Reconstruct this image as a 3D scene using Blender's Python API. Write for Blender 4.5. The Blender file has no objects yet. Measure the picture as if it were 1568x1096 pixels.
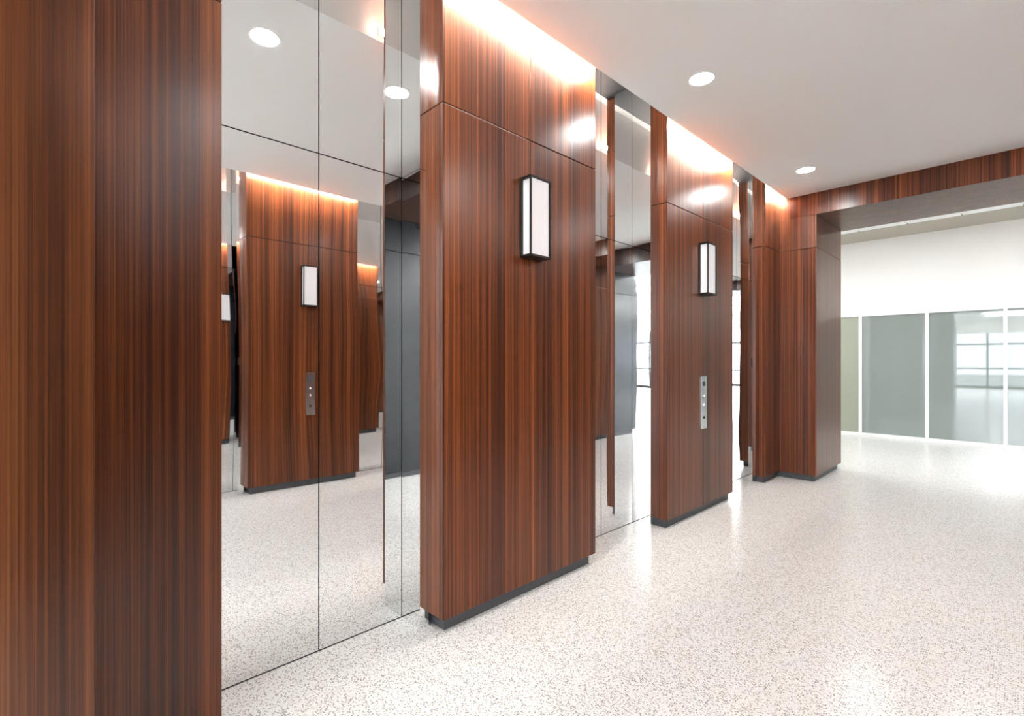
import bpy, math, random
from mathutils import Vector
random.seed(3)
sc = bpy.context.scene
try:
    sc.view_settings.view_transform = 'Standard'
    sc.view_settings.look = 'None'
    sc.view_settings.exposure = 1.16
except Exception as e:
    print(e)

# ------------------------------------------------------------------ materials
def newmat(name):
    m = bpy.data.materials.new(name); m.use_nodes = True
    nt = m.node_tree; b = nt.nodes['Principled BSDF']
    return m, nt, b
def N(nt, t, **kw):
    n = nt.nodes.new(t)
    for k, v in kw.items():
        if k in n.inputs: n.inputs[k].default_value = v
        else: setattr(n, k, v)
    return n
def simple(name, col, rough=0.5, metal=0.0, spec=0.5):
    m, nt, b = newmat(name)
    b.inputs['Base Color'].default_value = (*col, 1)
    b.inputs['Roughness'].default_value = rough
    b.inputs['Metallic'].default_value = metal
    b.inputs['Specular IOR Level'].default_value = spec
    return m
def emis(name, col, s):
    m, nt, b = newmat(name)
    b.inputs['Base Color'].default_value = (*col, 1)
    b.inputs['Emission Color'].default_value = (*col, 1)
    b.inputs['Emission Strength'].default_value = s
    return m
def ramp(nt, stops):
    r = nt.nodes.new('ShaderNodeValToRGB')
    el = r.color_ramp.elements
    el[0].position, el[0].color = stops[0][0], (*stops[0][1], 1)
    el[1].position, el[1].color = stops[-1][0], (*stops[-1][1], 1)
    for p, c in stops[1:-1]:
        e = el.new(p); e.color = (*c, 1)
    return r

def wood(name, seed=0.0, k=1.0, wb=0.20):
    m, nt, b = newmat(name); L = nt.links.new
    tc = N(nt, 'ShaderNodeTexCoord')
    def noise(sx, sz, scale=1.0, detail=3.0, off=0.0, dist=0.0):
        mp = N(nt, 'ShaderNodeMapping')
        mp.inputs['Scale'].default_value = (sx, sx, sz)
        mp.inputs['Location'].default_value = (off, off*1.7, off)
        L(tc.outputs['Object'], mp.inputs['Vector'])
        n = N(nt, 'ShaderNodeTexNoise', Scale=scale, Detail=detail, Roughness=0.55, Distortion=dist)
        L(mp.outputs[0], n.inputs['Vector'])
        return n.outputs['Fac']
    broad = noise(11, 0.10, off=seed, detail=1)
    ribbon = noise(75, 0.16, off=seed+3.1, detail=2)
    fine = noise(260, 0.9, off=seed+7.7, detail=3)
    pore = noise(700, 7.0, off=seed+1.7, detail=2)
    def mix(a, wa, bb, wb):
        m1 = N(nt, 'ShaderNodeMath', operation='MULTIPLY'); m1.inputs[1].default_value = wa; L(a, m1.inputs[0])
        m2 = N(nt, 'ShaderNodeMath', operation='MULTIPLY_ADD'); m2.inputs[1].default_value = wb
        L(bb, m2.inputs[0]); L(m1.outputs[0], m2.inputs[2]); return m2.outputs[0]
    s = mix(broad, wb, ribbon, 0.58-wb)
    s = mix(s, 1.0, fine, 0.30)
    s = mix(s, 1.0, pore, 0.12)
    cols = [(0.37, (0.022, 0.0062, 0.0032)), (0.45, (0.054, 0.0140, 0.0056)),
            (0.52, (0.116, 0.031, 0.0096)), (0.59, (0.205, 0.059, 0.0165)), (0.67, (0.32, 0.112, 0.035))]
    r = ramp(nt, [(p, tuple(c*k for c in cc)) for p, cc in cols])
    L(s, r.inputs[0]); L(r.outputs[0], b.inputs['Base Color'])
    b.inputs['Roughness'].default_value = 0.28
    b.inputs['Specular IOR Level'].default_value = 0.42
    return m
WOOD = wood('sapele_wood', 0.0)
WOOD2 = wood('sapele_wood_b', 11.3, 1.06)
WOODSH = wood('sapele_wood_shaded', 5.2, 0.40, 0.34)  # same sapele with the portal's shade put into its colour; wider bands are grain
WOODE = wood('sapele_wood_c', 8.4, 0.85, 0.28)

def mirror():
    m, nt, b = newmat('polished_steel'); L = nt.links.new
    b.inputs['Base Color'].default_value = (0.87, 0.875, 0.875, 1)
    b.inputs['Metallic'].default_value = 1; b.inputs['Roughness'].default_value = 0.015
    tc = N(nt, 'ShaderNodeTexCoord')
    n = N(nt, 'ShaderNodeTexNoise', Scale=1.6, Detail=0.0)
    L(tc.outputs['Object'], n.inputs['Vector'])
    bp = N(nt, 'ShaderNodeBump', Strength=0.6, Distance=0.009)
    L(n.outputs['Fac'], bp.inputs['Height']); L(bp.outputs[0], b.inputs['Normal'])
    return m
STEEL = mirror()
BRUSHED = simple('brushed_steel', (0.72, 0.72, 0.72), 0.25, 1.0)
GAP = simple('shadow_gap', (0.012, 0.010, 0.009), 0.8)
KICK = simple('slate_toe_kick', (0.062, 0.067, 0.075), 0.45)
BRONZE = simple('dark_bronze', (0.018, 0.016, 0.016), 0.35, 0.6)
UNLIT = simple('unlit_wood_dark', (0.008, 0.010, 0.014), 0.22, 0.0, 0.35)  # portal wood coloured near-black to stand for its unlit face
DSOF = simple('recess_soffit', (0.04, 0.042, 0.045), 0.5)
WHITE = simple('white_paint', (0.86, 0.865, 0.86), 0.6)
WHITE_WALL = simple('white_wall_paint', (0.86, 0.855, 0.835), 0.55)
BEIGE = simple('beige_paint', (0.42, 0.39, 0.33), 0.6)
ALU = simple('white_aluminium', (0.82, 0.83, 0.83), 0.35)
DOWN = emis('downlight_lens', (0.98, 0.985, 0.98), 118)
COVE = emis('cove_led', (1.0, 0.94, 0.86), 560)
FILL = emis('fill_panel', (0.98, 0.99, 0.99), 10.0)  # added concourse ceiling panels, out of view, for ambient light
FILL_LOBBY = emis('fill_panel_lobby', (0.97, 0.99, 1.0), 22.0)  # added unseen panels that lift the ambient light from the lobby end

def frosted():
    m, nt, b = newmat('frosted_sconce_glass')
    b.inputs['Base Color'].default_value = (0.58, 0.58, 0.59, 1)
    b.inputs['Roughness'].default_value = 0.12
    b.inputs['Emission Color'].default_value = (1, 0.99, 0.98, 1)
    b.inputs['Emission Strength'].default_value = 0.12
    return m
FROST = frosted()

def glasspane(name, col):
    m, nt, b = newmat(name)
    b.inputs['Base Color'].default_value = (*col, 1)
    b.inputs['Roughness'].default_value = 0.02
    b.inputs['Specular IOR Level'].default_value = 1.0
    return m
PANE = glasspane('tinted_glass', (0.25, 0.29, 0.28))
PANE2 = glasspane('tinted_glass_olive', (0.30, 0.325, 0.255))

def terrazzo():
    m, nt, b = newmat('terrazzo'); L = nt.links.new
    tc = N(nt, 'ShaderNodeTexCoord')
    def chips(scale, thr, size, off):
        mp = N(nt, 'ShaderNodeMapping'); mp.inputs['Location'].default_value = (off, off, 0)
        L(tc.outputs['Object'], mp.inputs['Vector'])
        v = N(nt, 'ShaderNodeTexVoronoi', Scale=scale, voronoi_dimensions='2D'); L(mp.outputs[0], v.inputs['Vector'])
        sep = N(nt, 'ShaderNodeSeparateColor'); L(v.outputs['Color'], sep.inputs[0])
        a = N(nt, 'ShaderNodeMath', operation='GREATER_THAN'); a.inputs[1].default_value = thr; L(sep.outputs[0], a.inputs[0])
        d = N(nt, 'ShaderNodeMath', operation='LESS_THAN'); d.inputs[1].default_value = size; L(v.outputs['Distance'], d.inputs[0])
        mu = N(nt, 'ShaderNodeMath', operation='MULTIPLY'); L(a.outputs[0], mu.inputs[0]); L(d.outputs[0], mu.inputs[1])
        return mu.outputs[0], sep.outputs[1]
    f1, r1 = chips(140, 0.66, 0.40, 0.0)
    f2, r2 = chips(240, 0.60, 0.42, 5.3)
    cr1 = ramp(nt, [(0.0, (0.18, 0.165, 0.15)), (0.5, (0.34, 0.32, 0.295)), (1.0, (0.54, 0.525, 0.50))]); L(r1, cr1.inputs[0])
    cr2 = ramp(nt, [(0.0, (0.38, 0.36, 0.335)), (1.0, (0.80, 0.80, 0.78))]); L(r2, cr2.inputs[0])
    m1 = N(nt, 'ShaderNodeMix', data_type='RGBA'); m1.inputs[6].default_value = (0.79, 0.788, 0.77, 1)
    L(f2, m1.inputs[0]); L(cr2.outputs[0], m1.inputs[7])
    m2 = N(nt, 'ShaderNodeMix', data_type='RGBA'); L(f1, m2.inputs[0]); L(m1.outputs[2], m2.inputs[6]); L(cr1.outputs[0], m2.inputs[7])
    L(m2.outputs[2], b.inputs['Base Color'])
    b.inputs['Roughness'].default_value = 0.20
    b.inputs['Specular IOR Level'].default_value = 0.35
    return m
TERR = terrazzo()

# ------------------------------------------------------------------ geometry helper
class B:
    def __init__(s): s.v=[]; s.f=[]; s.mi=[]; s.mats=[]
    def m(s, mat):
        if mat not in s.mats: s.mats.append(mat)
        return s.mats.index(mat)
    def box(s, x0,x1,y0,y1,z0,z1, mat):
        x0,x1=sorted((x0,x1)); y0,y1=sorted((y0,y1)); z0,z1=sorted((z0,z1))
        k=len(s.v)
        s.v += [(x,y,z) for z in (z0,z1) for y in (y0,y1) for x in (x0,x1)]
        fs=[(0,2,3,1),(4,5,7,6),(0,1,5,4),(2,6,7,3),(0,4,6,2),(1,3,7,5)]
        s.f += [tuple(k+i for i in f) for f in fs]; s.mi += [s.m(mat)]*6
    def cyl(s, c, r, h, axis, mat, n=32, r2=None, caps=(True,True)):
        k=len(s.v); r2=r if r2 is None else r2
        for t,rr in ((0,r),(h,r2)):
            for i in range(n):
                a=2*math.pi*i/n; p,q=rr*math.cos(a),rr*math.sin(a)
                s.v.append((c[0]+p,c[1]+q,c[2]+t) if axis=='z' else (c[0]+t,c[1]+p,c[2]+q))
        for i in range(n):
            j=(i+1)%n; s.f.append((k+i,k+j,k+n+j,k+n+i)); s.mi.append(s.m(mat))
        if caps[0]: s.f.append(tuple(k+i for i in reversed(range(n)))); s.mi.append(s.m(mat))
        if caps[1]: s.f.append(tuple(k+n+i for i in range(n))); s.mi.append(s.m(mat))
    def ring(s, c, r0, r1, mat, n=40):
        k=len(s.v)
        for rr in (r0,r1):
            for i in range(n):
                a=2*math.pi*i/n; s.v.append((c[0]+rr*math.cos(a),c[1]+rr*math.sin(a),c[2]))
        for i in range(n):
            j=(i+1)%n; s.f.append((k+i,k+n+i,k+n+j,k+j)); s.mi.append(s.m(mat))
    def done(s, name, bevel=0):
        me=bpy.data.meshes.new(name); me.from_pydata(s.v,[],s.f)
        for m in s.mats: me.materials.append(m)
        me.polygons.foreach_set('material_index', s.mi); me.update()
        o=bpy.data.objects.new(name, me); sc.collection.objects.link(o)
        if bevel:
            md=o.modifiers.new('bevel','BEVEL'); md.width=bevel; md.segments=2; md.limit_method='ANGLE'
        return o

CX=-0.5            # corridor centreline
def side(s):       # s=-1 elevator side seen in photo, +1 opposite
    return (lambda x: x) if s<0 else (lambda x: 2*CX-x)

FX=-1.84; DX=-2.11; ZC=3.005; ZT=3.42; ZS=2.44; TK=0.065

def pillar(s,y0,y1,split,wm):
    X=side(s); b=B(); g=0.0028; t=0.02
    b.box(X(-2.159),X(FX-t),y0+t,y1-t,TK,ZT-0.002,GAP)
    b.box(X(-2.159),X(FX-0.03),y0+0.03,y1-0.03,0,TK,KICK)
    ys=[y0,(y0+y1)/2,y1] if split else [y0,y1]
    for (za,zb) in ((TK,ZS-g),(ZS+g,ZT-0.002)):
        for i in range(len(ys)-1):
            a=ys[i]+(g*0.8 if i>0 else 0); c=ys[i+1]-(g*0.8 if i<len(ys)-2 else 0)
            b.box(X(FX-t),X(FX),a,c,za,zb,wm)
        for (a,c) in ((y0,y0+t),(y1-t,y1)):
            b.box(X(-2.159),X(FX-t-0.0015),a,c,za,zb,wm)
    return b.done('wood_pillar',0.0015)

def elevator(s,y0,y1):
    X=side(s); b=B(); j=0.05; zd=2.15; g=0.0025
    a,c=y0+0.018,y1-j; m=(a+c)/2+0.004
    b.box(X(DX-0.045),X(DX+0.004),a,c,0.0,0.003,BRUSHED)
    for (p,q) in ((a+0.002,m-g),(m+g,c-0.002)):
        b.box(X(DX-0.03),X(DX),p,q,0.006,zd-g,STEEL)
        b.box(X(DX-0.03),X(DX),p,q,zd+g,ZT-0.03,STEEL)
    b.box(X(DX-0.045),X(DX-0.028),a,c,0.004,ZT-0.03,GAP)
    for (p,q) in ((y0+0.001,a),(c,y1-0.001)):
        b.box(X(-2.158),X(-1.95),p,q,0.0,zd-0.001,STEEL)
        b.box(X(-2.158),X(-1.95),p,q,zd+0.001,ZT-0.03,STEEL)
    b.box(X(-2.158),X(-1.86),y0+0.001,y1-0.001,ZT-0.028,ZT-0.002,DSOF)
    b.box(X(-2.07),X(-1.99),a,a+0.003,1.19,1.30,BRONZE)
    return b.done('elevator_door',0)

def sconce(s,yc,z0=1.80,z1=2.22):
    X=side(s); b=B(); w=0.08; d=0.078; x0=FX; x1=FX+d; e=0.009
    b.box(X(x0),X(x0+0.008),yc-w-0.001,yc+w+0.001,z0-0.001,z1+0.001,BRONZE)
    b.box(X(x0),X(x1),yc-w,yc+w,z1-0.012,z1,BRONZE)
    b.box(X(x0),X(x1),yc-w,yc+w,z0,z0+0.012,BRONZE)
    for yy in (yc-w,yc+w-e):
        b.box(X(x1-e),X(x1),yy,yy+e,z0,z1,BRONZE)
        b.box(X(x0),X(x0+e),yy,yy+e,z0,z1,BRONZE)
    b.box(X(x0+0.008),X(x1-0.006),yc-w+0.016,yc+w-0.016,z0+0.012,z1-0.012,FROST)
    return b.done('wall_sconce',0.001)

def callpanel(s,yc):
    X=side(s); b=B(); sg=1 if s<0 else -1
    b.box(X(FX+0.0002),X(FX+0.006),yc-0.05,yc+0.05,0.70,1.13,BRUSHED)
    for z in (0.97,0.90):
        b.cyl((X(FX+0.006),yc,z),0.016,0.005*sg,'x',STEEL,24)
        b.cyl((X(FX+0.011),yc,z),0.010,0.001*sg,'x',FROST,20)
    b.cyl((X(FX+0.006),yc,0.79),0.011,0.004*sg,'x',GAP,20)
    b.box(X(FX+0.006),X(FX+0.007),yc-0.025,yc+0.025,1.05,1.09,KICK)
    for z in (0.715,1.115):
        b.cyl((X(FX+0.006),yc,z),0.004,0.001*sg,'x',GAP,10)
    return b.done('elevator_call_panel',0.0008)

for s in (-1,1):
    X=side(s); o=0.0 if s<0 else 0.06
    pillars=[(0.09,0.4325+o,False),(1.325+o,2.481+o,True),(3.367+o,4.552+o,True),(5.37+o,5.80,False)]
    for i,(a,c,sp) in enumerate(pillars):
        pillar(s,a,c,sp,(WOODE if (i==0 and s<0) else WOOD) if (i%2==(0 if s<0 else 1)) else WOOD2)
        # linear LED on the slab edge, aimed at the veneer
        b=B(); b.box(X(-1.778),X(-1.7745),a+0.01,c-0.01,3.040,3.070,COVE)
        b.box(X(-1.7745),X(-1.7705),a+0.005,c-0.005,3.035,3.075,ALU); b.done('cove_light')
    for k in range(3): elevator(s,pillars[k][1],pillars[k+1][0])
    for k in (1,2): sconce(s,(pillars[k][0]+pillars[k][1])/2)
callpanel(-1,3.96); callpanel(1,1.99)

def portal(y0,y1,wm,wopp):
    b=B(); g=0.0022; t=0.02; zb=2.78
    for s in (-1,1):
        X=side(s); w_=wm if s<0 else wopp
        b.box(X(-2.4),X(-1.49-t),y0+t,y1-t,TK,ZT,GAP)
        b.box(X(-2.4),X(-1.49-0.03),y0+0.03,y1-0.03,0,TK,KICK)
        for (za,zc) in ((TK,ZS-g),(ZS+g,zb)):
            b.box(X(-1.49-t),X(-1.49),y0,y1,za,zc,w_)
            for (p,q) in ((y0,y0+t),(y1-t,y1)):
                b.box(X(-2.4),X(-1.49-t-0.001),p,q,za,zc,w_)
        for (p,q) in ((y0,y0+t),(y1-t,y1)):
            b.box(X(-2.4),X(-1.49+0.0),p,q,2.78+0.001,ZT,w_)
    xa,xb=-1.49+0.001,2*CX+1.49-0.001
    b.box(xa,xb,y0,y1,zb,ZT,wm)
    return b.done('wood_portal',0.0015)
portal(5.80,6.785,WOOD2,WOOD2)
portal(-0.90,0.09,WOODSH,UNLIT)

# ------------------------------------------------------------------ shell
def shell(name,*boxes):
    b=B()
    for bx in boxes: b.box(*bx)
    return b.done(name)
shell('floor',(-9,8,-14.2,10.3,-0.1,0,TERR))
shell('ceiling',(-1.77,0.77,0.09,5.80,ZC,ZT-0.001,WHITE),(-2.4,1.4,0.09,5.80,ZT,ZT+0.1,WHITE))
shell('wall_left',(-2.4,-2.16,0.09,5.80,0,ZT,WHITE))
shell('wall_right',(1.16,1.4,0.09,5.80,0,ZT,WHITE))
ZF=3.3
shell('wall_back',(-9,8,10.13,10.3,2.05,ZF,WHITE_WALL))
shell('wall_concourse_left',(-9.1,-9,6.6,10.3,0,ZF,WHITE_WALL))
shell('wall_concourse_right',(8,8.1,6.6,10.3,0,ZF,WHITE_WALL))
shell('wall_concourse_front',(-9,-2.401,6.6,6.78,0,ZF,WHITE_WALL),(1.401,8,6.6,6.78,0,ZF,WHITE_WALL))
b=B()
b.box(-9,8,6.79,10.3,ZF+0.02,ZF+0.12,WHITE)
b.box(-9,8,9.33,10.13,ZF,ZF+0.02,BEIGE)
i=0; x=-9
while x<7.9:
    for k in range(4):
        y0=6.81+k*0.63
        b.box(x+0.01,x+0.59,y0+0.01,y0+0.61,ZF,ZF+0.019,FILL if (k==1 and i%2==0) else WHITE)
    x+=0.6; i+=1
b.done('ceiling_concourse')

b=B(); fw=0.022; yg=10.10
mx=[-1.061+0.873*k for k in range(-9,11)]
for i in range(len(mx)-1):
    b.box(mx[i]+fw,mx[i+1]-fw,yg,yg+0.01,0.05,2.02,PANE2 if mx[i+1]<-1.8 else PANE)
for xx in mx: b.box(xx-fw,xx+fw,yg-0.03,yg+0.03,0.05,2.02,ALU)
b.box(mx[0]-fw,mx[-1]+fw,yg-0.03,yg+0.03,2.02,2.06,ALU)
b.box(mx[0]-fw,mx[-1]+fw,yg-0.03,yg+0.03,0.0,0.05,ALU)
b.done('glass_partition')

ZL=3.3; YL=-12
shell('wall_lobby_left',(-9.1,-9,YL,-0.9,0,ZL,WHITE_WALL))
shell('wall_lobby_right',(8,8.1,YL,-0.9,0,ZL,WHITE_WALL))
shell('wall_lobby_front',(-9,-2.401,-0.9,-0.72,0,ZL,WHITE_WALL),(1.401,8,-0.9,-0.72,0,ZL,WHITE_WALL))
b=B(); b.box(-9,8,YL-0.2,-0.905,ZL+0.02,ZL+0.12,WHITE)
for i in range(5):
    for k in range(5):
        b.box(-8+i*3.4,-8+i*3.4+1.2,-3.9-k*1.7,-3.3-k*1.7,ZL-0.0,ZL+0.021,FILL_LOBBY)
b.done('ceiling_lobby')
b=B()
b.box(-9,8,YL-0.15,YL,2.6,ZL,WHITE_WALL); b.box(-9,8,YL-0.15,YL,0,0.12,BRONZE)
x=-9
while x<=8.01:
    b.box(x-0.04,x+0.04,YL-0.1,YL,0.12,2.6,BRONZE); x+=1.3
for z in (0.9,2.05): b.box(-9,8,YL-0.08,YL-0.02,z,z+0.07,BRONZE)
b.done('window_1')
shell('ground_outside',(-30,30,-50,-14.2,-0.15,-0.05,simple('paving',(0.35,0.36,0.34),0.8)))

for s in (-1,1):
    X=side(s)
    for y in (0.875,2.957,5.05):
        b=B(); c=(X(-1.385),y)
        b.ring((c[0],c[1],ZC-0.003),0.070,0.086,WHITE)
        b.cyl((c[0],c[1],ZC-0.003),0.086,0.003,'z',WHITE,40,caps=(False,False))
        b.cyl((c[0],c[1],ZC-0.0025),0.070,0.002,'z',DOWN,40,caps=(True,True))
        b.done('recessed_downlight')

w=bpy.data.worlds.new('World'); sc.world=w; w.use_nodes=True
w.node_tree.nodes['Background'].inputs[0].default_value=(0.84,0.92,1.0,1)
w.node_tree.nodes['Background'].inputs[1].default_value=4.5

cam=bpy.data.cameras.new('camera'); co=bpy.data.objects.new('camera',cam); sc.collection.objects.link(co)
co.location=(0,0,1.25); co.rotation_euler=(math.radians(90),0,math.radians(46.2))
cam.sensor_width=36; cam.lens=17.27; cam.shift_y=0.0038; cam.clip_start=0.02
sc.camera=co
